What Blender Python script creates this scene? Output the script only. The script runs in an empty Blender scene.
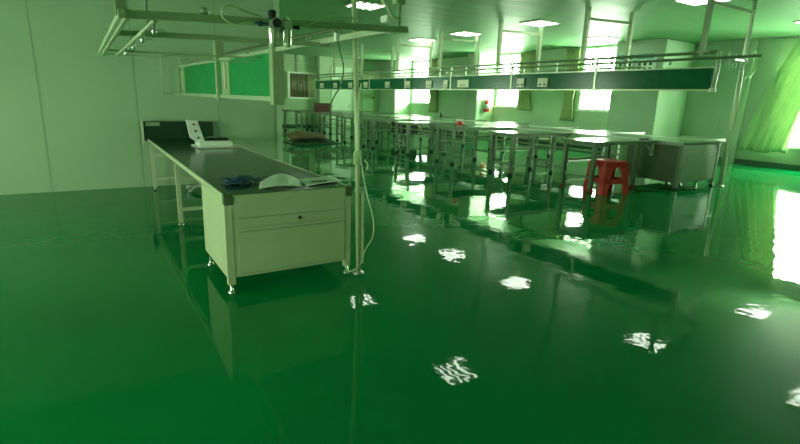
import bpy, bmesh, math, random
from mathutils import Vector, Matrix
random.seed(7)
S = bpy.context.scene
COL = S.collection
PI = math.pi

# ------------------------------------------------------------------ materials
def mat(name, col, rough=.5, metal=0., var=.06, scale=6., bump=0., bscale=40., spec=.5, emis=None, estr=0., trans=0.):
    m = bpy.data.materials.new(name); m.use_nodes = True
    nt = m.node_tree; b = nt.nodes['Principled BSDF']
    b.inputs['Roughness'].default_value = rough
    b.inputs['Metallic'].default_value = metal
    b.inputs['Specular IOR Level'].default_value = spec
    tc = nt.nodes.new('ShaderNodeTexCoord')
    n = nt.nodes.new('ShaderNodeTexNoise'); n.inputs['Scale'].default_value = scale; n.inputs['Detail'].default_value = 4
    nt.links.new(tc.outputs['Object'], n.inputs['Vector'])
    r = nt.nodes.new('ShaderNodeValToRGB')
    r.color_ramp.elements[0].position = .3; r.color_ramp.elements[1].position = .7
    r.color_ramp.elements[0].color = tuple(c*(1-var) for c in col)+(1,)
    r.color_ramp.elements[1].color = tuple(min(1, c*(1+var)) for c in col)+(1,)
    nt.links.new(n.outputs['Fac'], r.inputs['Fac'])
    nt.links.new(r.outputs['Color'], b.inputs['Base Color'])
    if bump:
        n2 = nt.nodes.new('ShaderNodeTexNoise'); n2.inputs['Scale'].default_value = bscale; n2.inputs['Detail'].default_value = 3
        nt.links.new(tc.outputs['Object'], n2.inputs['Vector'])
        bp = nt.nodes.new('ShaderNodeBump'); bp.inputs['Strength'].default_value = bump; bp.inputs['Distance'].default_value = .02
        nt.links.new(n2.outputs['Fac'], bp.inputs['Height']); nt.links.new(bp.outputs['Normal'], b.inputs['Normal'])
    if emis:
        b.inputs['Emission Color'].default_value = emis+(1,); b.inputs['Emission Strength'].default_value = estr
    if trans:
        tr = nt.nodes.new('ShaderNodeBsdfTranslucent'); nt.links.new(r.outputs['Color'], tr.inputs['Color'])
        mx = nt.nodes.new('ShaderNodeMixShader'); mx.inputs[0].default_value = trans
        out = nt.nodes['Material Output']
        nt.links.new(b.outputs[0], mx.inputs[1]); nt.links.new(tr.outputs[0], mx.inputs[2]); nt.links.new(mx.outputs[0], out.inputs['Surface'])
    return m

M = {}
M['wall'] = mat('wall_paint', (.40, .55, .35), .55, var=.03, scale=1.5, bump=.02, bscale=60)
M['wall_pale'] = mat('pale_and_lit_paint', (.70, .84, .66), .5, var=.03, scale=2)
M['seam'] = mat('panel_seam', (.30, .42, .27), .5)
M['white'] = mat('white_paint', (.80, .86, .76), .4, var=.02)
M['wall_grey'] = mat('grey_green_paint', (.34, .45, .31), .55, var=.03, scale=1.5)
M['edge'] = mat('wall_edge_paint', (.50, .64, .46), .5)
M['skirt'] = mat('dark_skirting', (.05, .12, .08), .4)
M['cream'] = mat('cream_steel', (.56, .62, .38), .38, var=.04, scale=5)
M['creamrail'] = mat('cream_rail', (.58, .64, .42), .3, var=.04)
M['frame'] = mat('grey_green_steel', (.36, .45, .27), .42, var=.08, metal=.1)
M['frame_light'] = mat('pale_aluminium', (.52, .62, .42), .32, var=.05, metal=.3)
M['bracket'] = mat('dark_corner_plate', (.10, .15, .07), .45)
M['steel'] = mat('brushed_steel', (.48, .56, .46), .28, metal=.7, var=.08, scale=12)
M['chrome'] = mat('chrome', (.75, .8, .7), .15, metal=.9)
M['belt'] = mat('dark_green_belt', (.016, .055, .026), .17, var=.12, scale=3, spec=.5)
M['black'] = mat('black_plastic', (.012, .018, .014), .35)
M['dark_green'] = mat('dark_green_gloss_panel', (.004, .115, .045), .22, var=.1, spec=.2)
M['green_board'] = mat('green_board', (.010, .27, .07), .5, var=.08, spec=.25)
M['top'] = mat('bench_laminate', (.24, .31, .22), .17, var=.05, scale=3)
M['leg'] = mat('bench_leg_steel', (.22, .29, .19), .42, var=.06, metal=.1)
M['cab2'] = mat('grey_cabinet_steel', (.27, .37, .23), .42, var=.05)
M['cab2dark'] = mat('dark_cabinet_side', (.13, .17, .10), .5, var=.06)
M['red'] = mat('red_plastic', (.78, .05, .045), .35, var=.06)
M['rackpipe'] = mat('rack_pipe_steel', (.22, .30, .18), .4, metal=.2)
M['redfoot'] = mat('red_foot_cap', (.30, .05, .035), .5)
M['paper'] = mat('white_sheet', (.92, .94, .86), .5, var=.02)
M['blue'] = mat('blue_wire', (.03, .10, .17), .4, var=.3, scale=30)
M['brown'] = mat('brown_cardboard', (.24, .14, .085), .7, var=.15, scale=8)
M['pilegreen'] = mat('dull_green_sheet', (.13, .22, .14), .55, var=.2, scale=5)
M['redbrown'] = mat('red_brown_box', (.13, .05, .035), .6, var=.1)
M['curtain'] = mat('pale_green_curtain', (.52, .66, .38), .8, var=.06, scale=4, trans=.16)
M['curtain_tied'] = mat('cream_green_curtain', (.60, .68, .36), .8, var=.06, scale=4, trans=.4)
M['hose'] = mat('pale_hose', (.55, .68, .40), .3, var=.05)
M['cable'] = mat('dark_green_cable', (.05, .10, .05), .45)
M['pole'] = mat('pale_pole', (.50, .58, .33), .4, var=.10, scale=14)
M['teal'] = mat('teal_header', (.03, .30, .27), .4)
M['dark_teal'] = mat('dark_teal', (.008, .06, .055), .4)
M['ink'] = mat('dark_print', (.04, .10, .07), .5)
M['gauge'] = mat('gauge_face', (.02, .03, .03), .2)
M['bowl'] = mat('clear_bowl_metal', (.62, .70, .52), .2, metal=.5, var=.2, scale=25)
M['brown_screen'] = mat('brown_drape', (.16, .16, .09), .6, var=.2, scale=5)
M['cream_drape'] = mat('cream_drape', (.62, .60, .38), .6, var=.1)
M['lamp'] = mat('lamp_tube', (.9, .95, .88), .5, emis=(.88, 1., .84), estr=6.)
M['lampback'] = mat('lamp_reflector', (.30, .36, .28), .3, metal=.3)

# floor: glossy green epoxy with a gently uneven surface
def floor_mat():
    m = bpy.data.materials.new('green_epoxy'); m.use_nodes = True; nt = m.node_tree; b = nt.nodes['Principled BSDF']
    tc = nt.nodes.new('ShaderNodeTexCoord')
    n = nt.nodes.new('ShaderNodeTexNoise'); n.inputs['Scale'].default_value = .8; n.inputs['Detail'].default_value = 5
    nt.links.new(tc.outputs['Object'], n.inputs['Vector'])
    r = nt.nodes.new('ShaderNodeValToRGB'); r.color_ramp.elements[0].position = .3; r.color_ramp.elements[1].position = .7
    r.color_ramp.elements[0].color = (.001, .205, .052, 1); r.color_ramp.elements[1].color = (.001, .24, .062, 1)
    nt.links.new(n.outputs['Fac'], r.inputs['Fac']); nt.links.new(r.outputs['Color'], b.inputs['Base Color'])
    b.inputs['Roughness'].default_value = .03; b.inputs['Specular IOR Level'].default_value = .22
    n2 = nt.nodes.new('ShaderNodeTexNoise'); n2.inputs['Scale'].default_value = 3.2; n2.inputs['Detail'].default_value = 1.5
    n3 = nt.nodes.new('ShaderNodeTexNoise'); n3.inputs['Scale'].default_value = 11.; n3.inputs['Detail'].default_value = 1
    ad = nt.nodes.new('ShaderNodeMath'); ad.operation = 'MULTIPLY_ADD'; ad.inputs[1].default_value = .22
    for q in (n2, n3): nt.links.new(tc.outputs['Object'], q.inputs['Vector'])
    nt.links.new(n3.outputs['Fac'], ad.inputs[0]); nt.links.new(n2.outputs['Fac'], ad.inputs[2])
    bp = nt.nodes.new('ShaderNodeBump'); bp.inputs['Strength'].default_value = .22; bp.inputs['Distance'].default_value = .011
    nt.links.new(ad.outputs[0], bp.inputs['Height']); nt.links.new(bp.outputs['Normal'], b.inputs['Normal'])
    return m
M['floor'] = floor_mat()

# ceiling: painted metal strips
def ceil_mat():
    m = bpy.data.materials.new('strip_ceiling'); m.use_nodes = True; nt = m.node_tree; b = nt.nodes['Principled BSDF']
    b.inputs['Base Color'].default_value = (.19, .40, .19, 1); b.inputs['Roughness'].default_value = .5; b.inputs['Specular IOR Level'].default_value = .2
    tc = nt.nodes.new('ShaderNodeTexCoord')
    mp = nt.nodes.new('ShaderNodeMapping'); nt.links.new(tc.outputs['Object'], mp.inputs['Vector'])
    w = nt.nodes.new('ShaderNodeTexWave'); w.bands_direction = 'Y'; w.inputs['Scale'].default_value = .55; w.inputs['Distortion'].default_value = .6
    w.inputs['Detail'].default_value = 2
    nt.links.new(mp.outputs[0], w.inputs['Vector'])
    bp = nt.nodes.new('ShaderNodeBump'); bp.inputs['Strength'].default_value = .25; bp.inputs['Distance'].default_value = .02
    nt.links.new(w.outputs['Fac'], bp.inputs['Height']); nt.links.new(bp.outputs['Normal'], b.inputs['Normal'])
    return m
M['ceil'] = ceil_mat()

def glass_mat():
    m = bpy.data.materials.new('window_glass'); m.use_nodes = True; nt = m.node_tree
    nt.nodes.remove(nt.nodes['Principled BSDF']); out = nt.nodes['Material Output']
    t = nt.nodes.new('ShaderNodeBsdfTransparent'); t.inputs[0].default_value = (.93, 1, .93, 1)
    g = nt.nodes.new('ShaderNodeBsdfGlossy'); g.inputs['Roughness'].default_value = .03
    mx = nt.nodes.new('ShaderNodeMixShader'); mx.inputs[0].default_value = .06
    nt.links.new(t.outputs[0], mx.inputs[1]); nt.links.new(g.outputs[0], mx.inputs[2]); nt.links.new(mx.outputs[0], out.inputs['Surface'])
    return m
M['glass'] = glass_mat()

# ------------------------------------------------------------------ mesh helpers (world coordinates)
class B:
    def __init__(s): s.bm = bmesh.new()
    def box(s, x0, x1, y0, y1, z0, z1, bev=0.):
        r = bmesh.ops.create_cube(s.bm, size=1)
        vs = r['verts']
        for v in vs: v.co = Vector(((x0+x1)/2+v.co.x*(x1-x0), (y0+y1)/2+v.co.y*(y1-y0), (z0+z1)/2+v.co.z*(z1-z0)))
        if bev:
            es = list({e for v in vs for e in v.link_edges})
            bmesh.ops.bevel(s.bm, geom=es, offset=bev, segments=2, affect='EDGES')
        return s
    def bar(s, a, b, w, h=None, up=(0, 0, 1)):
        a = Vector(a); b = Vector(b); h = h or w; d = (b-a).normalized(); u = Vector(up)
        if abs(d.dot(u)) > .98: u = Vector((0, 1, 0))
        sd = d.cross(u).normalized(); u = sd.cross(d).normalized(); vs = []
        for p in (a, b):
            for i, j in ((-1, -1), (1, -1), (1, 1), (-1, 1)): vs.append(s.bm.verts.new(p+sd*i*w/2+u*j*h/2))
        for f in ((3, 2, 1, 0), (4, 5, 6, 7), (0, 1, 5, 4), (1, 2, 6, 5), (2, 3, 7, 6), (3, 0, 4, 7)): s.bm.faces.new([vs[k] for k in f])
        return s
    def tube(s, pts, r, n=10, smooth=0, radii=None):
        P = [Vector(p) for p in pts]
        if smooth:
            Q = []
            for i in range(len(P)-1):
                p0 = P[max(i-1, 0)]; p1 = P[i]; p2 = P[i+1]; p3 = P[min(i+2, len(P)-1)]
                for k in range(smooth):
                    t = k/smooth
                    Q.append(.5*((2*p1)+(p2-p0)*t+(2*p0-5*p1+4*p2-p3)*t*t+(3*p1-p0-3*p2+p3)*t**3))
            Q.append(P[-1]); P = Q
        d0 = (P[1]-P[0]).normalized(); u = Vector((0, 0, 1)) if abs(d0.z) < .9 else Vector((1, 0, 0))
        rings = []
        for i, p in enumerate(P):
            d = (P[min(i+1, len(P)-1)]-P[max(i-1, 0)]).normalized()
            sd = d.cross(u).normalized(); u = sd.cross(d).normalized()
            rr = radii[i] if radii else r
            rings.append([s.bm.verts.new(p+rr*(sd*math.cos(2*PI*k/n)+u*math.sin(2*PI*k/n))) for k in range(n)])
        for a, b in zip(rings, rings[1:]):
            for k in range(n):
                f = s.bm.faces.new((a[k], a[(k+1) % n], b[(k+1) % n], b[k])); f.smooth = True
        s.bm.faces.new(rings[0][::-1]); s.bm.faces.new(rings[-1])
        return s
    def lathe(s, c, prof, n=20, axis=(0, 0, 1)):
        c = Vector(c); ax = Vector(axis).normalized(); pts = [c+ax*h for _, h in prof]; rad = [max(r, .0006) for r, _ in prof]
        # ring sweep along a straight axis
        u = Vector((1, 0, 0)) if abs(ax.x) < .9 else Vector((0, 1, 0)); sd = ax.cross(u).normalized(); u = sd.cross(ax)
        rings = [[s.bm.verts.new(p+r*(sd*math.cos(2*PI*k/n)+u*math.sin(2*PI*k/n))) for k in range(n)] for p, r in zip(pts, rad)]
        for a, b in zip(rings, rings[1:]):
            for k in range(n):
                f = s.bm.faces.new((a[k], a[(k+1) % n], b[(k+1) % n], b[k])); f.smooth = True
        s.bm.faces.new(rings[0][::-1]); s.bm.faces.new(rings[-1])
        return s
    def poly(s, pts, thick):          # flat outline -> slab of thickness (vector)
        t = Vector(thick); a = [s.bm.verts.new(p) for p in pts]; b = [s.bm.verts.new(Vector(p)+t) for p in pts]
        s.bm.faces.new(a[::-1]); s.bm.faces.new(b); n = len(a)
        for i in range(n): s.bm.faces.new((a[i], a[(i+1) % n], b[(i+1) % n], b[i]))
        return s
    def sheet(s, grid, th):           # grid of points -> thickened sheet (downward normal offset by z)
        R = len(grid); C = len(grid[0]); t = Vector((0, 0, -th)) if not isinstance(th, Vector) else th
        a = [[s.bm.verts.new(p) for p in r] for r in grid]; b = [[s.bm.verts.new(Vector(p)+t) for p in r] for r in grid]
        for i in range(R-1):
            for j in range(C-1):
                f = s.bm.faces.new((a[i][j], a[i][j+1], a[i+1][j+1], a[i+1][j])); f.smooth = True
                f = s.bm.faces.new((b[i+1][j], b[i+1][j+1], b[i][j+1], b[i][j])); f.smooth = True
        for i in range(R-1):
            s.bm.faces.new((a[i+1][0], b[i+1][0], b[i][0], a[i][0])); s.bm.faces.new((a[i][-1], b[i][-1], b[i+1][-1], a[i+1][-1]))
        for j in range(C-1):
            s.bm.faces.new((a[0][j], b[0][j], b[0][j+1], a[0][j+1])); s.bm.faces.new((a[-1][j+1], b[-1][j+1], b[-1][j], a[-1][j]))
        return s

ORG = {}
def worg(o):
    return ORG.get(o, Vector((0, 0, 0)))
def build(name, b, m, parent=None, label=None):
    bmesh.ops.recalc_face_normals(b.bm, faces=b.bm.faces)
    me = bpy.data.meshes.new(name)
    org = worg(parent) if parent else None
    if parent is None:                                   # own origin at the base of the thing
        xs = [v.co.x for v in b.bm.verts]; ys = [v.co.y for v in b.bm.verts]; zs = [v.co.z for v in b.bm.verts]
        org = Vector(((min(xs)+max(xs))/2, (min(ys)+max(ys))/2, min(zs)))
    for v in b.bm.verts: v.co -= org
    b.bm.to_mesh(me); b.bm.free(); me.materials.append(m)
    o = bpy.data.objects.new(name, me); COL.objects.link(o)
    if parent: o.parent = parent; ORG[o] = org
    else: o.location = org; ORG[o] = org
    if label: o['label'] = label
    return o
def tag(o, label, cat, group=None):
    o['label'] = label; o['category'] = cat
    if group: o['group'] = group
    return o
def thing(name, label, cat, loc, group=None):
    o = bpy.data.objects.new(name, None); COL.objects.link(o); o.location = loc; o.empty_display_size = .2; ORG[o] = Vector(loc)
    return tag(o, label, cat, group)
def struct(name, b, m, parent=None):
    o = build(name, b, m, parent)
    if not parent: o['kind'] = 'structure'
    return o
def dup(root, loc, label):
    r = root.copy(); COL.objects.link(r); r.location = loc; r['label'] = label
    for ch in list(root.children):
        c = ch.copy(); COL.objects.link(c); c.parent = r
        for g in list(ch.children):
            d = g.copy(); COL.objects.link(d); d.parent = c
    return r

# ------------------------------------------------------------------ the room
HC = 3.5
XL, XR, YF, YB = -4.0, 15.0, -3.5, 24.5
XR2 = 16.2                                      # wall beside the curtained window
struct('floor', B().box(XL, XR2+.3, YF, YB+.3, -.1, 0), M['floor'])
struct('ceiling', B().box(XL-.2, XR2+.3, YF-.2, YB+.3, HC, HC+.1), M['ceil'])
WY = 8.8
struct('wall_left', B().box(XL, 2.97, WY, WY+.12, 0, HC), M['wall'])
struct('wall_behind', B().box(XL-.15, XR2+.3, YF-.15, YF, 0, HC), M['wall'])
struct('wall_far', B().box(2.85, XR+.2, YB, YB+.2, 0, HC), M['wall'])
k = 1
for x in (-.5, .72, 1.94):
    struct('trim_%d' % k, B().box(x-.006, x+.006, WY-.004, WY, 0, HC), M['seam']); k += 1
struct('trim_%d' % k, B().box(2.94, 3.03, WY-.02, WY+.14, 0, HC), M['edge']); k += 1

# window walls: strips left round the openings
def wall_x(name, x0, x1, y0, y1, holes, m='wall'):
    b = B(); y = y0
    for (a, c, za, zb) in sorted(holes):
        b.box(x0, x1, y, a, 0, HC); b.box(x0, x1, a, c, 0, za)
        if zb < HC-.001: b.box(x0, x1, a, c, zb, HC)
        y = c
    b.box(x0, x1, y, y1, 0, HC)
    return struct(name, b, M[m])
W1, W2, W3, W4 = (20.95, 22.6, 1.36, 3.46), (14.8, 16.1, 1.36, 3.46), (10.45, 11.85, 1.36, 3.46), (3.5, 6.15, .6, 3.1)
wall_x('wall_window', XR, XR+.2, 9.0, YB, [W1, W2, W3])
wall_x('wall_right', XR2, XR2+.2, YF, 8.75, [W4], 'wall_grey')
def window(n, x, w, bars):
    y0, y1, z0, z1 = w; b = B(); f = .05
    b.box(x+.02, x+.12, y0, y0+f, z0, z1).box(x+.02, x+.12, y1-f, y1, z0, z1).box(x+.02, x+.12, y0, y1, z0, z0+f).box(x+.02, x+.12, y0, y1, z1-f, z1)
    b.box(x+.04, x+.1, y0, y1, z0+.52, z0+.56)
    for i in range(1, bars): 
        y = y0+(y1-y0)*i/bars; b.box(x+.05, x+.09, y-.018, y+.018, z0, z1)
    o = struct('window_%d' % n, b, M['white'])
    build('window_glass', B().box(x+.065, x+.071, y0+f, y1-f, z0+f, z1-f), M['glass'], o)
    build('window_sill', B().box(x-.06, x+.14, y0-.04, y1+.04, z0-.04, z0), M['white'], o)
    L = bpy.data.lights.new('daylight', 'AREA'); L.shape = 'RECTANGLE'; L.size = z1-z0; L.size_y = y1-y0; L.cycles.is_portal = True
    lo = bpy.data.objects.new('daylight', L); COL.objects.link(lo); lo.location = (x+.22, (y0+y1)/2, (z0+z1)/2); lo.rotation_euler = (0, PI/2, 0)
W6, W7 = (.9, 2.5, .4, 1.35), (5.2, 6.7, .4, 1.25)  # unseen windows, added and set low for light from the left
wall_x('wall_near_side', XL-.2, XL, YF, WY+.12, [W6, W7])
def added_window(n, w, bars, x=XL):  # window out of view, added for the light it lets in
    y0, y1, z0, z1 = w; f = .05; b = B()
    b.box(x-.12, x-.02, y0, y0+f, z0, z1).box(x-.12, x-.02, y1-f, y1, z0, z1).box(x-.12, x-.02, y0, y1, z0, z0+f).box(x-.12, x-.02, y0, y1, z1-f, z1)
    for i in range(1, bars):
        y = y0+(y1-y0)*i/bars; b.box(x-.09, x-.05, y-.018, y+.018, z0, z1)
    o = struct('window_%d' % n, b, M['white'])
    build('window_glass', B().box(x-.071, x-.065, y0+f, y1-f, z0+f, z1-f), M['glass'], o)
    L = bpy.data.lights.new('daylight', 'AREA'); L.shape = 'RECTANGLE'; L.size = z1-z0; L.size_y = y1-y0; L.cycles.is_portal = True
    lo = bpy.data.objects.new('daylight', L); COL.objects.link(lo); lo.location = (x-.22, (y0+y1)/2, (z0+z1)/2); lo.rotation_euler = (0, -PI/2, 0)
added_window(6, W6, 3); added_window(7, W7, 3)
W8, W9, W10 = (10.8, 12.2, 1.6, 2.5), (15.2, 16.6, 1.6, 2.5), (20.0, 21.4, 1.6, 2.5)  # hidden windows added to brighten the far part of the hall
wall_x('wall_passage', 2.85, 2.97, WY+.12, YB, [W8, W9, W10])
for i, q in enumerate((W8, W9, W10)): added_window(8+i, q, 3, 2.97)
window(1, XR, W1, 2); window(2, XR, W2, 2); window(3, XR, W3, 4); window(4, XR2, W4, 3)
# pilasters on the window wall, window light painted in as one pale face
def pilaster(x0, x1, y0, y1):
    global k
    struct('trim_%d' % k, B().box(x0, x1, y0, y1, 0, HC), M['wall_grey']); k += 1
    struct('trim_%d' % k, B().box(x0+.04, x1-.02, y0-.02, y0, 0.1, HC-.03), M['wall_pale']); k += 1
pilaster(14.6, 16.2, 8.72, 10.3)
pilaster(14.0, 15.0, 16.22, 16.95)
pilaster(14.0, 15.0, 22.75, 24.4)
struct('trim_%d' % k, B().box(XR2-.09, XR2, 6.98, 7.12, 0, HC), M['wall']); k += 1         # shallow rib beside the curtain
struct('trim_%d' % k, B().box(XR2-.015, XR2, 7.15, 8.1, 1.26, 1.275).box(XR2-.015, XR2, 7.6, 7.61, .9, 1.26), M['seam']); k += 1
struct('baseboard_right', B().box(XR2-.03, XR2, YF, 8.7, 0, .14), M['skirt'])
struct('baseboard_window', B().box(XR-.03, XR, 10.3, 16.22, 0, .12).box(XR-.03, XR, 16.95, 22.75, 0, .12), M['skirt'])
struct('baseboard_far', B().box(2.97, XR, YB-.03, YB, 0, .1), M['skirt'])
# far wall: pier, pale door, glazing bars, interior window with a brown drape
struct('trim_%d' % k, B().box(10.35, 10.95, YB-.35, YB, 0, HC), M['wall']); k += 1
o = struct('door_1', B().box(11.15, 12.3, YB-.08, YB, 0, 3.05), M['wall_pale'])
build('door_handle', B().box(12.16, 12.2, YB-.14, YB-.08, 1.0, 1.16), M['steel'], o)
o = struct('door_2', B().box(12.85, 13.75, YB-.08, YB, 0, 2.9), M['curtain'])
build('door_panel', B().box(13.0, 13.6, YB-.1, YB-.08, 1.75, 2.7).box(13.0, 13.6, YB-.1, YB-.08, .3, 1.5), M['wall_pale'], o)
build('door_handle', B().box(13.62, 13.67, YB-.14, YB-.08, 1.5, 1.62), M['black'], o)
b = B()
for x in (8.25, 9.3, 10.2, 11.05, 12.5): b.box(x-.03, x+.03, YB-.05, YB, 2.66, HC)
b.box(2.97, 12.6, YB-.05, YB, 3.08, 3.13).box(2.97, 10.35, YB-.05, YB, 2.66, 2.7)
struct('trim_%d' % k, b, M['frame_light']); k += 1
b = B().box(8.78, 10.3, YB-.1, YB, 2.6, 2.68).box(8.78, 10.3, YB-.1, YB, 1.38, 1.46).box(8.78, 8.88, YB-.1, YB, 1.46, 2.6).box(10.2, 10.3, YB-.1, YB, 1.46, 2.6)
o = struct('window_5', b, M['white'])
def drape(y, x0, x1, z0, z1, n, amp, axis='x', th=.012):
    g = []
    for i in range(2):
        g.append([])
        for j in range(n+1):
            u = x0+(x1-x0)*j/n; a = amp*math.sin(j*1.3)
            g[-1].append(Vector((u, y+a, z1 if i == 0 else z0)) if axis == 'x' else Vector((y+a, u, z1 if i == 0 else z0)))
    return B().sheet(g, Vector((0, th, 0)) if axis == 'x' else Vector((th, 0, 0)))
build('drape', drape(YB-.05, 8.88, 9.85, 1.46, 2.6, 30, .02), M['brown_screen'], o)
build('drape', drape(YB-.05, 9.85, 10.2, 1.46, 2.6, 14, .02), M['cream_drape'], o, 'cream drape beside the brown one')

# ------------------------------------------------------------------ left conveyor bench with drawer cabinet
X0, X1, YN, YE, ZT = .81, 1.855, 3.66, 8.66, .775
cv = thing('conveyor_bench', 'cream conveyor bench with dark green belt and drawer cabinet end in the foreground', 'conveyor', (1.33, 6.1, 0))
cab = build('cabinet', B().box(X0, X1, YN+.012, 4.5, .125, .742, .003), M['cream'], cv)
build('cabinet_post', B().box(X0+.002, X0+.06, YN+.009, YN+.06, .07, .742, .003), M['cream'], cv)
build('cabinet_post', B().box(X1-.06, X1-.002, YN+.009, YN+.06, .07, .742, .003), M['cream'], cv)
d = build('drawer', B().box(X0+.1, X1-.06, YN+.004, YN+.03, .515, .588, .002), M['cream'], cab)
build('drawer_gap', B().box(X0+.097, X1-.057, YN+.006, YN+.013, .511, .592), M['frame'], cab)
build('drawer_lock', B().lathe((1.39, YN+.01, .555), [(.013, 0), (.013, .012), (.009, .015)], 14, (0, -1, 0)).box(1.38, 1.40, YN-.012, YN-.004, .551, .559), M['black'], cab, 'small black drawer lock')
build('door', B().box(X0+.1, X1-.06, YN+.004, YN+.03, .15, .48, .002), M['cream'], cab)
build('door_gap', B().box(X0+.097, X1-.057, YN+.006, YN+.013, .146, .484), M['frame'], cab)
build('front_rail', B().box(X0+.04, X1-.04, YN+.001, YN+.03, .655, .77, .002), M['cream'], cab)
build('corner_bracket', B().box(X0-.002, X0+.06, YN-.006, YN+.06, .70, .779, .003), M['bracket'], cv, 'dark corner bracket')
build('corner_bracket', B().box(X1-.06, X1+.002, YN-.006, YN+.06, .70, .779, .003), M['bracket'], cv, 'dark corner bracket')
def lev_foot(x, y, h, parent, r=.03):
    return build('levelling_foot', B().lathe((x, y, 0), [(r, 0), (r*1.05, .008), (r*.5, .022), (.012, .026), (.012, h)], 16), M['chrome'], parent)
for x, y in ((X0+.03, YN+.03), (X1-.03, YN+.03), (X0+.03, 4.44), (X1-.03, 4.44)): lev_foot(x, y, .13, cv)
build('belt', B().box(X0+.016, X1-.016, YN+.035, YE, ZT-.03, ZT-.003), M['belt'], cv, 'dark green belt surface')
for x in (X0, X1-.03):
    build('side_rail', B().box(x if x < 1 else x+.014, x+.016 if x < 1 else x+.03, YN+.03, YE, ZT-.033, ZT+.004, .002), M['creamrail'], cv)
build('bed', B().box(X0+.03, X1-.03, 4.5, YE, ZT-.07, ZT-.032), M['frame'], cv)
for y in (6.04, 8.45):
    for x in (X0+.03, X1-.03):
        lg = build('leg', B().box(x-.024, x+.024, y-.024, y+.024, .03, ZT-.06, .004), M['creamrail'], cv)
        build('foot_pad', B().lathe((x, y, 0), [(.034, 0), (.034, .01), (.014, .02), (.014, .04)], 14), M['chrome'], lg)
        build('gusset', B().poly([(x-.012, y+.02, ZT-.08), (x-.012, y+.13, ZT-.08), (x-.012, y+.02, ZT-.19)], (.024, 0, 0)), M['frame'], lg)
    build('crossbar', B().box(X0+.05, X1-.05, y-.018, y+.018, .16, .2), M['creamrail'], cv)
    build('crossbar', B().box(X0+.05, X1-.05, y-.018, y+.018, .52, .56), M['creamrail'], cv)
ep = build('end_panel', B().box(.76, 1.80, YE-.005, YE+.03, ZT-.03, 1.045), M['belt'], cv, 'dark upright panel closing the far end')
build('end_post', B().box(.735, .765, YE-.04, YE+.04, ZT-.08, 1.055), M['creamrail'], cv)
build('tag_plate', B().box(.8, 1.0, YE-.012, YE-.004, .975, 1.035), M['steel'], ep, 'grey plate on the end panel')

# things lying on it
g = []
for i in range(9):
    g.append([])
    for j in range(13):
        u = j/12; v = i/8
        g[-1].append(Vector((1.12+.36*u+.10*v, 3.84-.02*u+.30*v, ZT+.003+(.020+.045*v)*math.sin(PI*min(1, u*1.02))**1.1)))
tag(build('curved_sheet', B().sheet(g, .006), M['paper']), 'white bent sheet arching over the near end of the belt beside the blue wires', 'sheet')
g = []
for i in range(7):
    g.append([])
    for j in range(13):
        u = j/12; v = i/6
        g[-1].append(Vector((1.51+.38*u+.04*v-.03*u*v, 3.80+.12*u+.30*v, ZT+.007+.004*math.sin(u*4.2+v*2)+.008*u)))
tag(build('flat_sheet', B().sheet(g, .006), M['paper']), 'white flat sheet lying at the right front corner of the belt', 'sheet')
tag(build('paper_strip', B().box(1.60, 1.74, 3.90, 3.94, ZT+.0175, ZT+.0205), M['black']), 'narrow dark strip lying on the flat white sheet', 'strip')
b = B()
for q in range(16):
    cx, cy = 1.06+random.uniform(-.09, .10), 4.20+random.uniform(-.10, .09); ph = random.random()*6; pts = []
    for t in range(9):
        a = ph+t*.9; r = random.uniform(.02, .075); pts.append((cx+r*math.cos(a)*1.3, cy+r*math.sin(a), ZT+.006+random.random()*.035))
    b.tube(pts, .0042, 6, 4)
b.tube([(1.18, 4.25, ZT+.02), (1.3, 4.33, ZT+.012), (1.42, 4.30, ZT+.008), (1.55, 4.36, ZT+.006)], .004, 6, 5)
tag(build('wire_bundle', b, M['blue']), 'tangled bundle of blue wires on the belt', 'wires')

# clamshell sealing device towards the far end of the belt
dv = thing('label_dispenser', 'small white hinged device standing open on the far part of the belt', 'device', (1.45, 7.3, ZT))
build('base_plate', B().box(1.25, 1.80, 7.02, 7.52, ZT, ZT+.014, .004), M['paper'], dv)
build('tray', B().box(1.30, 1.74, 7.14, 7.48, ZT+.014, ZT+.085, .006), M['paper'], dv)
build('tray_well', B().box(1.38, 1.72, 7.26, 7.47, ZT+.083, ZT+.115, .01), M['black'], dv)
pl = build('lid', B().poly([(1.16, 7.2, ZT+.37), (1.30, 7.2, ZT+.36), (1.38, 7.2, ZT+.08), (1.30, 7.2, ZT+.05), (1.20, 7.2, ZT+.13)], (0, .06, 0)), M['paper'], dv)
for z, x in ((.31, 1.25), (.22, 1.27), (.13, 1.30)):
    build('screw', B().lathe((x, 7.2, ZT+z), [(.014, 0), (.014, .008)], 10, (0, -1, 0)), M['black'], pl)
build('lever', B().tube([(1.42, 7.40, ZT+.11), (1.52, 7.36, ZT+.13), (1.66, 7.3, ZT+.09)], .007, 8, 4), M['steel'], dv)

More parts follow.
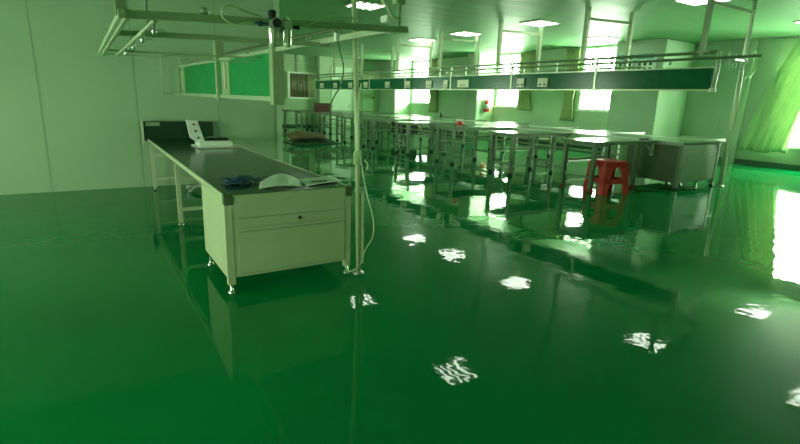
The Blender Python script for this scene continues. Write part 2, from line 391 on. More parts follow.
# pole at the bench corner, and the hose that follows it
px, py = 1.915, 3.64
po = thing('pole', 'tall pale pole rising from the bench corner to the ceiling', 'pole', (px, py, 0))
build('shaft', B().tube([(px, py, .03), (px-.025, py, 1.2), (px-.075, py, 2.4), (px-.12, py, HC)], .02, 14), M['pole'], po)
build('foot_plate', B().lathe((px, py, 0), [(.05, 0), (.05, .012), (.026, .02), (.026, .035)], 16), M['steel'], po)
build('clamp', B().box(px-.03, px+.03, py-.03, py+.03, .72, .77, .005), M['frame_light'], po)
build('clamp', B().box(px-.06, px-.01, py-.028, py+.028, 1.55, 1.585, .005), M['frame_light'], po)
b = B(); b.bar((px+.03, py-.01, .09), (px+.03, py-.01, .74), .022, .02)
tag(build('cable_conduit', b, M['creamrail']), 'flat cream conduit strip beside the lower pole', 'conduit')
b = B().tube([(px-.01, py-.03, 1.62), (px-.035, py-.03, 1.4), (px-.03, py-.03, 1.1), (px-.0, py-.03, .98), (px+.02, py-.035, .86), (px+.06, py-.02, .72), (px+.11, py-.02, .56), (px+.13, py-.03, .44), (px+.11, py-.05, .33), (px+.05, py-.06, .25), (px+.02, py-.07, .21), (px-.01, py-.08, .13), (px-.07, py-.06, .06), (px-.12, py-.03, .05), (px-.13, py, .12)], .0055, 8, 6)
tag(build('air_hose', b, M['hose']), 'pale hose looping out from the lower pole to the cabinet foot', 'hose')
b = B()
for z in (.98, 1.0, 1.02, 1.045, 1.07):
    b.tube([(px-.022+.03*math.cos(a*PI/6), py+.03*math.sin(a*PI/6), z+.018*math.sin(a*.9)) for a in range(14)], .006, 6, 3)
b.tube([(px+.03, py-.03, 1.0), (px+.05, py-.05, .97), (px+.04, py-.06, .93)], .006, 6, 4)
tag(build('tie_cord', b, M['hose']), 'cord wound round the pole above the belt', 'cord')

# ------------------------------------------------------------------ overhead frame above the left conveyor
fr = thing('overhead_frame', 'green-grey overhead frame with two green boards hanging above the conveyor bench', 'frame', (.75, 4.5, 1.45))
ZF = 1.79; FX = 1.30
build('end_bar', B().box(.142, .160, 2.085, 4.45, ZF-.035, ZF-.012), M['frame_light'], fr)
build('end_bar', B().box(.160, .172, 2.085, 4.45, ZF-.045, ZF-.025), M['frame'], fr, 'strip painting the shade under the end bar')  # shade below the end bar, put in as a darker strip
for y in (2.1, 3.0, 4.25):
    za, zb_ = {2.1: (1.762, 1.825), 3.0: (1.782, 1.82), 4.25: (1.775, 1.795)}[y]
    build('cross_beam', B().bar((.14, y, za), (FX+.05, y, zb_), .024, .027 if y < 4 else .013), M['frame'], fr)
build('cross_beam', B().bar((.15, 4.44, 1.76), (FX, 4.44, 1.77), .01), M['frame_light'], fr)
build('top_rail', B().bar((FX, 2.14, 1.828), (FX, 8.79, 1.872), .03, .03), M['frame_light'], fr)
build('bottom_rail', B().box(FX-.02, FX+.02, 3.9, 8.78, 1.455, 1.492), M['frame_light'], fr)
for y in (3.88, 5.76): 
    build('post', B().box(FX-.04, FX+.05, y-.045, y+.045, 1.43, 2.0 if y < 5 else 2.05, .004), M['frame'], fr)
build('post', B().box(FX-.02, FX+.02, 8.3, 8.34, 1.45, 1.89), M['frame'], fr)
for ya, yb in ((3.92, 5.72), (5.80, 8.3)):
    bd = build('board', B().box(FX-.008, FX+.012, ya, yb, 1.492, 1.842), M['green_board'], fr, 'bright green board')
    build('board_edge_strip', B().box(FX-.014, FX-.008, yb-.42, yb-.1, 1.495, 1.842), M['frame'], bd, 'dull grey strip at the far edge of the board')
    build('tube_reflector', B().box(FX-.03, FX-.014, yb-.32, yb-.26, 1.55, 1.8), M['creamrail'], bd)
build('air_pipe', B().tube([(FX-.03, 2.55, 1.878), (FX-.03, 5.7, 1.895)], .010, 10), M['bracket'], fr, 'dark pipe above the boards')
for y in (2.7, 3.1, 3.5, 4.5, 5.0):
    build('hook', B().tube([(FX-.03, y, 1.885), (FX-.035, y, 1.855), (FX-.05, y, 1.84), (FX-.062, y, 1.852)], .005, 6, 4), M['steel'], fr)
    build('pipe_bracket', B().box(FX-.036, FX, y+.04, y+.055, 1.85, 1.895), M['frame'], fr)
build('inner_pipe', B().tube([(.26, 2.12, ZF-.035), (.26, 4.45, ZF-.035)], .009, 10), M['frame'], fr)
for y in (2.18, 2.6, 3.05, 3.6):
    v = build('pipe_valve', B().lathe((.26, y, ZF-.08), [(.005, 0), (.009, .006), (.009, .03), (.006, .034), (.006, .05)], 10), M['steel'], fr)
    build('valve_lever', B().box(.245, .30, y-.006, y+.006, ZF-.066, ZF-.059), M['steel'], v)
build('hanger_post', B().box(.135, .17, 2.12, 2.15, ZF-.03, HC), M['frame'], fr)
build('hanger_post', B().box(FX-.022, FX+.022, 2.08, 2.12, 1.93, HC), M['frame'], fr)
build('hanger_rod', B().tube([(FX+.005, 2.1, ZF+.04), (FX+.005, 2.1, 1.94)], .008, 8), M['frame'], fr)
for x in (.205,):
    build('hanger_rod', B().tube([(.33, 3.0, ZF+.04), (.33, 3.0, HC)], .006, 8), M['steel'], fr)
build('beam_bolt', B().lathe((.43, 2.1, ZF+.012), [(.012, -.01), (.017, 0), (.013, .01), (.006, .014)], 12), M['steel'], fr)
build('hose_clip', B().box(FX-.10, FX-.04, 2.04, 2.1, 1.84, 1.87, .004), M['paper'], fr, 'pale hose end clip')
# small wire rectangle hanging at the wall end
wr = thing('hanging_wire_holder', 'thin pale rectangular wire holder hanging against the wall beyond the green boards', 'frame', (1.22, 8.6, 1.46))
build('wire_loop', B().tube([(1.09, 8.6, 2.05), (1.09, 8.6, 1.48), (1.35, 8.6, 1.48), (1.35, 8.6, 2.05)], .013, 8), M['creamrail'], wr)
build('crossbar', B().tube([(1.09, 8.6, 1.88), (1.35, 8.6, 1.88)], .008, 8), M['creamrail'], wr)
build('hanger', B().tube([(1.09, 8.6, 2.03), (1.18, 8.79, 2.05), (1.35, 8.6, 2.03)], .008, 8), M['creamrail'], wr)
# filter regulator set on the first cross beam
fx, fy = .655, 2.055
frl = thing('air_filter_regulator', 'air filter regulator with two clear bowls, black knob and gauge on the front cross beam', 'air regulator', (fx+.04, fy, 1.69))
for i, x in enumerate((fx+.005, fx+.085)):
    build('filter_head', B().box(x-.026, x+.026, fy-.026, fy+.026, 1.79, 1.832, .006), M['steel'], frl)
    build('filter_bowl', B().lathe((x, fy, 1.69), [(.012, 0), (.022, .006), (.024, .02), (.025, .085), (.028, .09), (.028, .1)], 18), M['bowl'], frl, 'clear metal-ribbed bowl')
build('bowl_guard', B().box(fx-.003, fx+.013, fy-.028, fy-.022, 1.70, 1.78), M['frame'], frl)
build('bowl_guard', B().box(fx+.077, fx+.093, fy-.028, fy-.022, 1.70, 1.78), M['frame'], frl)
build('regulator_knob', B().lathe((fx+.002, fy, 1.832), [(.02, 0), (.022, .01), (.022, .045), (.018, .052)], 16), M['black'], frl, 'black pressure knob')
gg = build('pressure_gauge', B().lathe((fx+.018, fy-.02, 1.812), [(.01, 0), (.026, .008), (.028, .022), (.024, .026)], 20, (-.2, -1, 0)), M['gauge'], frl, 'round black pressure gauge')
build('gauge_rim', B().tube([(fx+.012+.028*math.cos(a*PI/8), fy-.045, 1.812+.028*math.sin(a*PI/8)) for a in range(17)], .003, 6), M['steel'], gg)
build('inlet_fitting', B().lathe((fx-.025, fy, 1.806), [(.011, 0), (.011, .03), (.016, .032), (.016, .05), (.008, .055), (.008, .07)], 12, (-1, 0, 0)), M['dark_teal'], frl, 'dark teal inlet fitting')
build('outlet_fitting', B().lathe((fx+.112, fy, 1.805), [(.009, 0), (.009, .03), (.013, .03), (.013, .045)], 12, (1, 0, 0)), M['black'], frl)
build('lubricator_dome', B().lathe((fx+.085, fy, 1.832), [(.016, 0), (.016, .012), (.01, .022), (.004, .03)], 14), M['bowl'], frl)
build('mount_bracket', B().box(fx-.01, fx+.1, fy+.022, fy+.035, 1.77, 1.83), M['steel'], frl)
frl.location.z = 1.694; frl.location.x += .012; frl.scale = (.72, .72, .7)
tag(build('inlet_hose', B().tube([(fx-.052, fy, 1.775), (fx-.09, fy, 1.768), (fx-.13, fy, 1.762), (fx-.17, fy, 1.785), (fx-.165, fy, 1.815), (fx-.14, fy, 1.828), (fx-.10, fy, 1.818), (fx-.06, fy+.02, 1.812), (fx-.0, fy+.05, 1.811)], .0034, 8, 6), M['hose']), 'clear thin hose looped beside the air regulator', 'hose')
tag(build('outlet_hose', B().tube([(fx+.126, fy, 1.774), (fx+.18, fy, 1.79), (fx+.25, fy, 1.825), (fx+.36, fy+.02, 1.84), (fx+.46, fy+.03, 1.845)], .0032, 8, 6), M['hose']), 'thin hose running right from the air regulator along the beam', 'hose')
tag(build('drop_hose', B().tube([(1.145, 2.08, HC), (1.15, 2.06, 2.3), (1.16, 2.04, 1.98), (1.19, 2.02, 1.90), (1.23, 2.03, 1.862), (1.27, 2.03, 1.855)], .007, 8, 6), M['hose']), 'pale hose dropping from the ceiling to the clip at the beam end', 'hose')
b = B().tube([(1.262, 2.58, 1.892), (1.22, 2.55, 1.90), (1.17, 2.5, 1.88), (1.17, 2.5, 1.83), (1.2, 2.52, 1.74), (1.23, 2.54, 1.66), (1.22, 2.55, 1.57), (1.18, 2.56, 1.50), (1.16, 2.56, 1.45), (1.165, 2.56, 1.40)], .0038, 8, 6)
pc = build('power_cable', b, M['cable']); tag(pc, 'thin dark cable dangling below the right end of the overhead frame', 'cable')
build('cable_connector', B().box(1.158, 1.182, 2.488, 2.512, 1.79, 1.83, .003), M['paper'], pc, 'white inline connector')

# ------------------------------------------------------------------ long line: conveyor, side benches, hanging rack
LX0, LX1, LY0, LY1, LZ = 9.38, 10.78, 4.95, 22.6, .9
lc = thing('long_conveyor', 'long pale conveyor with drawer cabinet at its near end, running down the hall', 'conveyor', (10.25, 13.8, 0))
c2 = build('cabinet', B().box(LX0+.02, LX1-.02, LY0+.02, 6.1, .13, .85, .006), M['cab2'], lc)
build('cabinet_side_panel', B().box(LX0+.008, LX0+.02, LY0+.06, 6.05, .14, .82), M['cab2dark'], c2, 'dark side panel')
build('drawer', B().box(LX0+.09, LX1-.07, LY0+.006, LY0+.03, .62, .76, .004), M['cab2'], c2)
build('door', B().box(LX0+.09, LX1-.07, LY0+.006, LY0+.03, .17, .585, .004), M['cab2'], c2)
for x in (LX0+.03, LX1-.03):
    build('cabinet_post', B().box(x-.035, x+.035, LY0, LY0+.07, .05, .86, .004), M['leg'], lc)
    build('foot_cap', B().lathe((x, LY0+.035, 0), [(.045, 0), (.045, .03), (.02, .05)], 12), M['black'], lc, 'black foot')
build('belt', B().box(LX0, LX1, LY0, LY1, LZ-.03, LZ), M['top'], lc, 'shiny pale belt surface')
for x in (LX0-.02, LX1-.01):
    build('side_rail', B().box(x, x+.03, LY0, LY1, LZ-.06, LZ+.006), M['steel'], lc)
y = 7.6
while y < 22.6:
    for x in (LX0+.04, LX1-.04):
        lg = build('leg', B().box(x-.03, x+.03, y-.03, y+.03, .03, LZ-.06), M['leg'], lc)
        build('foot_pad', B().lathe((x, y, 0), [(.04, 0), (.04, .012), (.018, .022), (.018, .032)], 10), M['black'], lg)
    build('crossbar', B().box(LX0+.07, LX1-.07, y-.02, y+.02, .2, .24), M['leg'], lc)
    y += 2.4
build('side_stretcher', B().box(LX0+.02, LX0+.05, 6.1, 22.3, .52, .56), M['frame'], lc)
build('side_stretcher', B().box(LX1-.05, LX1-.02, 6.1, 22.3, .52, .56), M['frame'], lc)
build('motor_box', B().box(9.75, 10.4, 15.2, 16.0, .3, .75, .01).box(9.8, 10.35, 15.35, 15.85, .75, .8399), M['black'], lc, 'dark drive box under the belt')

ORD = ['first', 'second', 'third', 'fourth', 'fifth', 'sixth', 'seventh', 'eighth', 'ninth']
def bench(side, y0, label):
    x0, x1 = (7.5, LX0-.03) if side < 0 else (LX1+.03, 12.2)
    t = thing('side_bench', label, 'workbench', ((x0+x1)/2, y0+.35, 0), 'side benches along the long conveyor')
    build('bench_top', B().box(x0, x1, y0, y0+.76, LZ-.035, LZ-.002, .004), M['top'], t)
    build('apron', B().box(x0+.04, x1-.02, y0+.03, y0+.73, LZ-.075, LZ-.036), M['leg'], t)
    xs = (7.57, 8.84) if side < 0 else (11.75, 11.2)
    for x in xs:
        for y in (y0+.06, y0+.68):
            lg = build('leg', B().box(x-.035, x+.035, y-.035, y+.035, .04, LZ-.07, .003), M['leg'], t)
            build('foot_cap', B().lathe((x, y, 0), [(.055, 0), (.06, .02), (.05, .05), (.038, .06)], 12), M['redfoot'] if y0 < 6 and side < 0 else M['black'], lg, 'red rubber foot' if y0 < 6 and side < 0 else None)
        build('end_stretcher', B().box(x-.018, x+.018, y0+.095, y0+.645, .24, .28), M['leg'], t)
    build('long_stretcher', B().box(min(xs)+.03, max(xs)-.03, y0+.66, y0+.70, .50, .54), M['frame'], t)
    xc = LX0-.05 if side < 0 else LX1+.05; s = -1 if side < 0 else 1
    build('bracket', B().bar((xc, y0+.05, .66), (xc+s*.24, y0+.05, LZ-.08), .035), M['creamrail'], t, 'pale diagonal bracket')
    build('bracket_plate', B().box(min(xc, xc+s*.03), max(xc, xc+s*.03), y0+.02, y0+.08, .6, LZ-.04), M['creamrail'], t)
    return t
for side in (-1, 1):
    proto = None
    for i in range(9):
        y0 = 5.45+2.0*i
        lb = '%s side bench from the near end on the %s of the long conveyor' % (ORD[i], 'window side' if side > 0 else 'stool side')
        if i < 2: proto = bench(side, y0, lb)
        else: dup(proto, ((7.5+LX0-.03)/2 if side < 0 else (LX1+.03+12.2)/2, y0+.35, 0), lb)

# hanging utility rack over the line
RX = 9.15; R0, R1 = 4.5, 21.8
rk = thing('hanging_rack', 'long ceiling-hung rack of dark green panels and pipes above the long conveyor', 'rack', (RX, 13.1, 1.83))
hy = (4.78, 7.25, 9.85, 12.35, 14.75, 17.3, 19.8)
for i, y in enumerate(hy):
    hf = build('hanger_frame', B().box(RX-.04, RX+.04, y-.04, y+.04, 2.42, HC), M['frame'], rk)
    if i: build('rear_post', B().box(10.3, 10.38, y-.28, y-.2, 2.3, HC), M['frame'], hf)
    build('top_bar', B().bar((RX, y, 3.28), (10.34 if i else 10.66, y-.24 if i else y, 3.28), .055), M['frame'], hf)
    build('clamp_plate', B().box(RX-.05, RX+.05, y-.14, y+.10, 2.455, 2.49), M['frame'], hf)
build('pipe', B().tube([(RX, R0, 2.46), (RX, R1, 2.46)], .028, 10), M['rackpipe'], rk)
build('pipe', B().tube([(RX-.02, R0-.65, 2.36), (RX-.02, R1, 2.36)], .024, 10), M['rackpipe'], rk)
build('rear_pipe', B().tube([(10.34, 6.6, 2.36), (10.34, R1, 2.36)], .025, 10), M['frame'], rk)
build('end_post', B().tube([(RX, R0, 2.47), (RX, R0-.02, 2.2), (RX, R0, 1.85)], .035, 10), M['frame_light'], rk)
build('end_cap', B().lathe((RX, R0, 1.80), [(.03, 0), (.055, .01), (.055, .06), (.03, .07)], 14), M['paper'], rk)
y = R0+.05; sizes = []
pan = [R0+.03, 6.86, 9.3, 11.75, 14.2, 16.65, 19.1, R1]
for i, (ya, yb) in enumerate(zip(pan, pan[1:])):
    p = build('panel', B().box(RX-.02, RX+.02, ya+.012, yb-.012, 1.85, 2.20), M['dark_green'], rk, 'glossy dark green panel')
    build('panel_edge', B().box(RX-.03, RX+.03, ya+.012, yb-.012, 1.825, 1.85), M['frame_light'], p)
    build('panel_edge', B().box(RX-.028, RX+.028, ya+.012, yb-.012, 2.20, 2.222), M['frame_light'], p)
    build('joint_post', B().box(RX-.035, RX-.0, yb-.03, yb+.02, 1.82, 2.46), M['frame_light'], rk)
def outlet(y, w=.26, z=1.90, h=.2):
    o = build('outlet_box', B().box(RX-.06, RX-.02, y-w/2, y+w/2, z, z+h, .006), M['creamrail'], rk, 'pale socket box')
    n = 2 if w > .2 else 1
    for i in range(n):
        yy = y+(i-(n-1)/2)*.13
        build('socket', B().box(RX-.066, RX-.059, yy-.026, yy+.026, z+.03, z+.075), M['black'], o)
for y, w in ((8.25, .3), (8.95, .24), (11.15, .5), (11.95, .2), (12.8, .3), (14.0, .34), (15.3, .3), (16.9, .3), (18.2, .3), (19.6, .3), (21.0, .34)): outlet(y, w)
for y in (5.3, 6.2, 7.6, 8.6, 9.6, 10.8, 12.0, 13.2, 14.6, 16, 17.6, 19):
    hk = build('pipe_fitting', B().lathe((RX-.02, y, 2.27), [(.012, 0), (.03, .015), (.03, .05), (.014, .06), (.014, .075)], 8), M['steel'], rk)
    build('riser', B().box(RX-.012, RX+.012, y+.3, y+.324, 2.20, 2.46), M['steel'], rk)
# upright pole at the near corner, with hose
p2x, p2y = 10.80, 4.84
p2 = thing('support_pole', 'slim grey pole at the near corner of the long conveyor, reaching the ceiling', 'pole', (p2x, p2y, 0))
build('shaft', B().tube([(p2x, p2y, .03), (p2x, p2y, 1.7), (p2x, p2y, HC)], .04, 12), M['frame_light'], p2)
build('foot_plate', B().lathe((p2x, p2y, 0), [(.08, 0), (.08, .02), (.045, .035)], 14), M['steel'], p2)
build('clamp', B().box(p2x-.06, p2x+.06, p2y-.06, p2y+.06, 2.40, 2.48, .01), M['steel'], p2)
build('hose_manifold', B().tube([(RX+.0, R0-.3, 2.38), (9.9, 4.6, 2.40), (p2x, p2y-.02, 2.44)], .02, 8), M['frame'], p2)
for t in (.35, .6, .85):
    x = RX+(p2x-RX)*t; build('manifold_valve', B().lathe((x, 4.5+.3*t, 2.26), [(.014, 0), (.03, .02), (.03, .08), (.016, .1), (.016, .24)], 8), M['steel'], p2)
b = B().tube([(p2x+.02, p2y-.09, 2.5), (p2x+.14, p2y-.1, 2.62), (p2x+.26, p2y-.1, 2.5), (p2x+.26, p2y-.1, 2.28), (p2x+.12, p2y-.1, 2.15), (p2x-.02, p2y-.08, 2.1), (p2x-.05, p2y-.08, 1.7), (p2x-.1, p2y-.07, 1.2), (p2x-.06, p2y-.08, .7), (p2x-.02, p2y-.09, .4), (p2x-.02, p2y-.14, .12)], .018, 8, 6)
tag(build('air_hose', b, M['hose']), 'pale hose coiled once and hanging down the slim grey pole at right', 'hose')
tag(build('floor_cable', B().tube([(9.95, 4.86, .012), (9.6, 4.95, .012), (9.3, 5.2, .012), (8.95, 5.1, .012), (8.7, 5.3, .012)], .014, 8, 5), M['cable']), 'dark cable lying on the floor before the long conveyor cabinet', 'cable')

# red plastic stool
sx, sy = 7.86, 5.40; SZ = .585
st = thing('plastic_stool', 'red plastic stool with splayed legs standing before the nearest side bench', 'stool', (sx, sy, 0))
ang = math.radians(-18)
def rp(x, y, z): return Vector((sx+x*math.cos(ang)-y*math.sin(ang), sy+x*math.sin(ang)+y*math.cos(ang), z))
HB, HT = .275, .232
b = B()
g = []
n = 28
def sq(h, z, rnd=.18):
    pts = []
    for q in range(4):
        for i in range(7):
            a = q*PI/2+i*PI/12; r = h*rnd; cx = (h-r)*(1 if q in (0, 3) else -1); cy = (h-r)*(1 if q in (0, 1) else -1)
            pts.append(rp(cx+r*math.cos(a), cy+r*math.sin(a), z))
    return pts
rings = [[b.bm.verts.new(p) for p in sq(h, z)] for h, z in ((HT, SZ-.05), (HT, SZ-.012), (HT-.012, SZ), (HT-.06, SZ-.004))]
for a_, c_ in zip(rings, rings[1:]):
    for i in range(28): b.bm.faces.new((a_[i], a_[(i+1) % 28], c_[(i+1) % 28], c_[i]))
b.bm.faces.new(rings[-1]); b.bm.faces.new(rings[0][::-1])
build('seat', b, M['red'], st)
def lerp_h(z): return HB+(HT-HB)*z/SZ
for q in range(4):           # corner legs: L-shaped, splayed
    b = B(); sxg = 1 if q in (0, 3) else -1; syg = 1 if q in (0, 1) else -1
    secs = []
    for z, w in ((0, .105), (.2, .125), (.40, .15), (.47, .20), (SZ-.045, .24)):
        h = lerp_h(z); t = .02
        loop = [(h, h), (h-w, h), (h-w, h-t), (h-t, h-t), (h-t, h-w), (h, h-w)]
        secs.append([b.bm.verts.new(rp(sxg*x, syg*y, z)) for x, y in loop])
    for a_, c_ in zip(secs, secs[1:]):
        for i in range(6): b.bm.faces.new((a_[i], a_[(i+1) % 6], c_[(i+1) % 6], c_[i]))
    b.bm.faces.new(secs[0]); b.bm.faces.new(secs[-1])
    build('leg', b, M['red'], st)
for q in range(4):           # side rails between the legs
    b = B(); za, zb = .19, .265
    for (z0, z1) in ((za, zb), (SZ-.10, SZ-.045)):
        vs = []
        for z in (z0, z1):
            h = lerp_h(z)
            for x, y in ((-h+.02, h), (h-.02, h), (h-.02, h-.02), (-h+.02, h-.02)):
                for _ in range(q): x, y = -y, x
                vs.append(b.bm.verts.new(rp(x, y, z)))
        for f in ((3, 2, 1, 0), (4, 5, 6, 7), (0, 1, 5, 4), (1, 2, 6, 5), (2, 3, 7, 6), (3, 0, 4, 7)): b.bm.faces.new([vs[i] for i in f])
    build('side_rail', b, M['red'], st)

# things on and under the benches
zb = LZ-.002
cp = tag(build('snack_cup', B().lathe((7.95, 9.78, zb), [(.07, 0), (.095, .16), (.10, .165), (.10, .18), (.06, .185)], 18), M['paper']), 'red and white cup on the third side bench', 'cup')
build('printed_band', B().lathe((7.95, 9.78, zb+.03), [(.079, 0), (.091, .10)], 18), M['red'], cp, 'red printed band')
tag(build('dark_block', B().box(9.15, 9.32, 5.6, 5.7, zb, zb+.03, .006), M['black']), 'small black block lying on the nearest side bench', 'block')
bt = tag(build('small_bottle', B().lathe((11.9, 15.8, LZ-.002), [(.06, 0), (.06, .1), (.03, .14), (.03, .2)], 12), M['black']), 'small black bottle on a far window-side bench', 'bottle')
bx = thing('open_box', 'red-brown box standing on a far side bench below the brown drape', 'box', (9.0, 19.8, zb))
build('box_body', B().box(8.3, 8.9, 19.55, 20.0, zb, zb+.36, .01), M['redbrown'], bx)
build('box_flap', B().poly([(8.9, 19.55, zb+.36), (8.9, 20.0, zb+.36), (8.98, 20.0, zb+.18), (8.98, 19.55, zb+.18)], (.008, 0, .004)), M['paper'], bx, 'pale flap')
# heap of cardboard on the far floor
hp = thing('sheet_heap', 'low heap of dull green sheets under a brown cardboard lid on the far floor', 'heap', (6.6, 15.6, 0))
g = []
for i in range(9):
    g.append([])
    for j in range(15):
        u = j/14; v = i/8; e = min(1, 4*u, 4*(1-u))*min(1, 3*v, 3*(1-v))
        g[-1].append(Vector((5.55+1.75*u, 15.2+1.0*v, (.02+.12*e**.6)+.02*math.sin(u*17+v*9)*e)))
build('green_sheet', B().sheet(g, .018), M['pilegreen'], hp)
g = []
for i in range(7):
    g.append([])
    for j in range(11):
        u = j/10; v = i/6
        g[-1].append(Vector((5.45+1.3*u+.1*v, 15.05+.75*v, .15+.16*v+.09*math.sin(PI*u)*(1-.3*v)+.02*math.sin(u*9+v*5))))
build('cardboard_lid', B().sheet(g, .02), M['brown'], hp, 'brown cardboard lid')
tag(build('paper_scrap', B().sheet([[Vector((1.25+.09*j, 7.95+.1*i, .02+.09*abs(math.sin(j*.9+i)))) for j in range(5)] for i in range(4)], .008), M['paper']), 'crumpled white paper on the floor under the conveyor bench', 'paper')

# fire extinguisher on the pilaster
ex, ey = 14.5, 16.08
fe = thing('fire_extinguisher', 'red fire extinguisher hung on the pale pilaster between the windows', 'fire extinguisher', (ex, ey, 1.1))
build('cylinder', B().lathe((ex, ey, 1.12), [(.05, 0), (.11, .015), (.115, .05), (.115, .42), (.08, .48), (.035, .5)], 20), M['red'], fe)
build('label_band', B().lathe((ex, ey, 1.25), [(.117, 0), (.117, .2)], 20), M['paper'], fe, 'white label band')
build('valve', B().lathe((ex, ey, 1.62), [(.03, 0), (.03, .06), (.045, .065), (.02, .1)], 12), M['black'], fe)
build('handle', B().bar((ex-.02, ey, 1.7), (ex+.14, ey-.02, 1.76), .03), M['black'], fe)
build('nozzle_hose', B().tube([(ex-.03, ey-.02, 1.66), (ex-.15, ey-.06, 1.6), (ex-.16, ey-.06, 1.4), (ex-.14, ey-.05, 1.2)], .016, 8, 5), M['black'], fe)
build('wall_hook', B().box(ex-.05, ex+.05, ey+.09, ey+.125, 1.35, 1.6), M['steel'], fe)

# notice boards on the grey pilaster
def notice(y0, y1, label):
    x = 14.6; t = thing('notice_board', label, 'notice', (x, (y0+y1)/2, 2.55), None)
    build('backing', B().box(x-.02, x, y0, y1, 2.55, 3.1), M['wall_pale'], t)
    build('header', B().box(x-.026, x-.02, y0, y1, 3.1-.16, 3.1), M['teal'], t, 'teal header strip')
    for r in range(2):
        for c in range(3):
            yy = y0+(y1-y0)*(c+.5)/3; zz = 2.64+.17*r
            build('printed_mark', B().box(x-.025, x-.02, yy-.05, yy+.05, zz-.055, zz+.055), M['ink'], t)
notice(8.98, 9.52, 'pale notice board with teal header, the right of two on the grey pilaster')
notice(9.68, 10.16, 'pale notice board with teal header, the left of two on the grey pilaster')
b = B().box(10.05, 10.9, YB-.36, YB-.35, 2.62, 2.66)

# curtains
def tied(y0, y1, z0, z1, label, x=XR-.06):
    g = []
    for i in range(14):
        v = i/13; g.append([])
        pinch = 1-.35*math.exp(-((v-.72)/.15)**2)
        for j in range(25):
            u = j/24-.5
            g[-1].append(Vector((x-.05-.05*math.cos(j*1.55), (y0+y1)/2+u*(y1-y0)*pinch, z1+(z0-z1)*v)))
    return tag(build('curtain', B().sheet(g, Vector((.01, 0, 0))), M['curtain_tied']), label, 'curtain', 'gathered curtains')
tied(13.95, 14.75, 1.25, 3.46, 'gathered curtain right of the window next to the fire extinguisher')
tied(11.9, 12.5, .95, 3.46, 'gathered curtain left of the window beside the notice boards')
tied(20.1, 20.9, .95, 3.46, 'gathered curtain right of the farthest window')
tied(17.2, 17.9, 1.1, 3.46, 'gathered curtain left of the pilaster holding the fire extinguisher')
g = []
for i in range(31):
    v = i/30; g.append([]); z = 3.42+(.42-3.42)*v
    yl = 5.92+.95*v**.75; yr = 5.25+.48*v
    for j in range(61):
        u = j/60; y = yl+(yr-yl)*u
        g[-1].append(Vector((XR2-.16-.055*math.sin(u*34+2*v)*(.4+.6*v)-.03*math.sin(u*13+1.), y, z+.03*math.sin(u*9)*v)))
cu = thing('curtain', 'wide pale green curtain drawn aside at the bright window on the right', 'curtain', (XR2-.15, 5.8, .4), 'curtains')
del cu['group']
build('cloth', B().sheet(g, Vector((.008, 0, 0))), M['curtain'], cu)
build('curtain_rod', B().tube([(XR2-.16, 2.3, 3.44), (XR2-.16, 6.5, 3.44)], .02, 10).tube([(XR2-.16, 6.4, 3.44), (XR2, 6.4, 3.44)], .012, 8), M['steel'], cu)

# ------------------------------------------------------------------ ceiling lights
def lamp(x, y, label):
    t = thing('ceiling_light', label, 'ceiling light', (x, y, HC-.03), 'ceiling lights'); h = .36
    b = B(); z0, z1 = HC-.03, HC
    b.box(x-h, x+h, y-h, y-h+.025, z0, z1).box(x-h, x+h, y+h-.025, y+h, z0, z1).box(x-h, x-h+.025, y-h, y+h, z0, z1).box(x+h-.025, x+h, y-h, y+h, z0, z1)
    build('frame', b, M['frame_light'], t)
    build('reflector', B().box(x-h+.025, x+h-.025, y-h+.025, y+h-.025, HC-.004, HC), M['lampback'], t)
    for i in range(4):
        xx = x-h+.09+i*(2*h-.18)/3
        build('tube', B().tube([(xx, y-h+.04, HC-.018), (xx, y+h-.04, HC-.018)], .02, 8), M['lamp'], t)
    b = B()
    for i in range(1, 6): yy = y-h+i*2*h/6; b.box(x-h+.025, x+h-.025, yy-.004, yy+.004, z0+.004, HC-.004)
    build('louvre', b, M['lampback'], t)
    return t
L0 = lamp(5.5, 6.45, 'square louvred light out over the open floor left of the long conveyor')
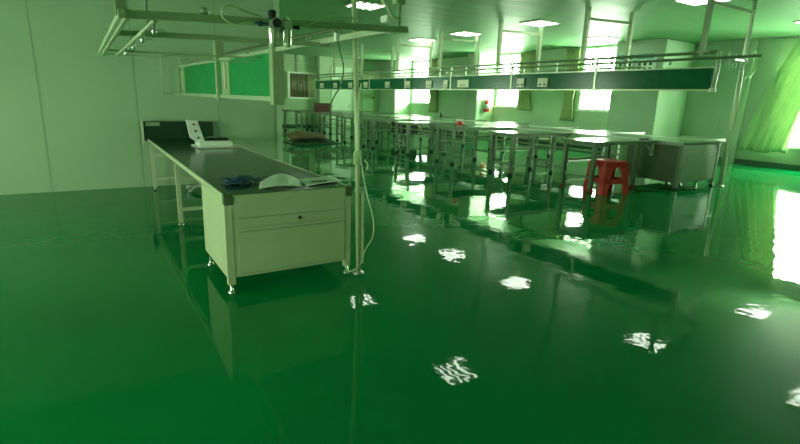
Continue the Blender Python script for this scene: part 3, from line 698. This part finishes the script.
for x, y, lb in ((5.5, 10.25, 'square louvred light seen behind the top of the tall pole'),
                 (9.95, 5.35, 'square louvred light nearest the window side above the near rack end'),
                 (9.95, 9.3, 'square louvred light above the rack over the second hanger frame'),
                 (9.95, 12.2, 'square louvred light above the rack over the third hanger frame'),
                 (9.95, 14.5, 'square louvred light far down the hall above the rack'),
                 (10.35, 2.42, 'square louvred light mirrored in the floor at the lower right edge'),
                 (14.0, 4.9, 'square louvred light before the curtained window'),
                 (13.4, 10.0, 'square louvred light beside the window with the notice boards'),
                 (5.5, 14.2, 'square louvred light over the far brown heap')):
    dup(L0, (x, y, HC-.03), lb)

# ------------------------------------------------------------------ daylight, camera
w = bpy.data.worlds.new('World'); S.world = w; w.use_nodes = True
bg = w.node_tree.nodes['Background']; bg.inputs[0].default_value = (.90, 1., .82, 1); bg.inputs[1].default_value = 19.0
pitch, roll, yaw = math.radians(14.0), math.radians(1.95), math.radians(32.7)
fw = Vector((math.sin(yaw), math.cos(yaw), 0)); rt = Vector((math.cos(yaw), -math.sin(yaw), 0)); up = Vector((0, 0, 1))
F = math.cos(pitch)*fw-math.sin(pitch)*up; U = math.sin(pitch)*fw+math.cos(pitch)*up
R2 = math.cos(roll)*rt+math.sin(roll)*U; U2 = -math.sin(roll)*rt+math.cos(roll)*U
cam = bpy.data.cameras.new('Camera'); co = bpy.data.objects.new('Camera', cam); COL.objects.link(co)
cam.sensor_width = 36; cam.lens = 490/800*36; cam.clip_start = .05
co.matrix_world = Matrix(((R2.x, U2.x, -F.x, 0), (R2.y, U2.y, -F.y, 0), (R2.z, U2.z, -F.z, 1.5), (0, 0, 0, 1)))
S.camera = co
S.view_settings.view_transform = 'Standard'; S.view_settings.look = 'None'
S.view_settings.exposure = 1.28; S.view_settings.gamma = 1; S.view_settings.use_curve_mapping = False
S.cycles.use_denoising = True
S.cycles.max_bounces = 10; S.cycles.diffuse_bounces = 6; S.cycles.transparent_max_bounces = 8
S.cycles.sample_clamp_indirect = 6
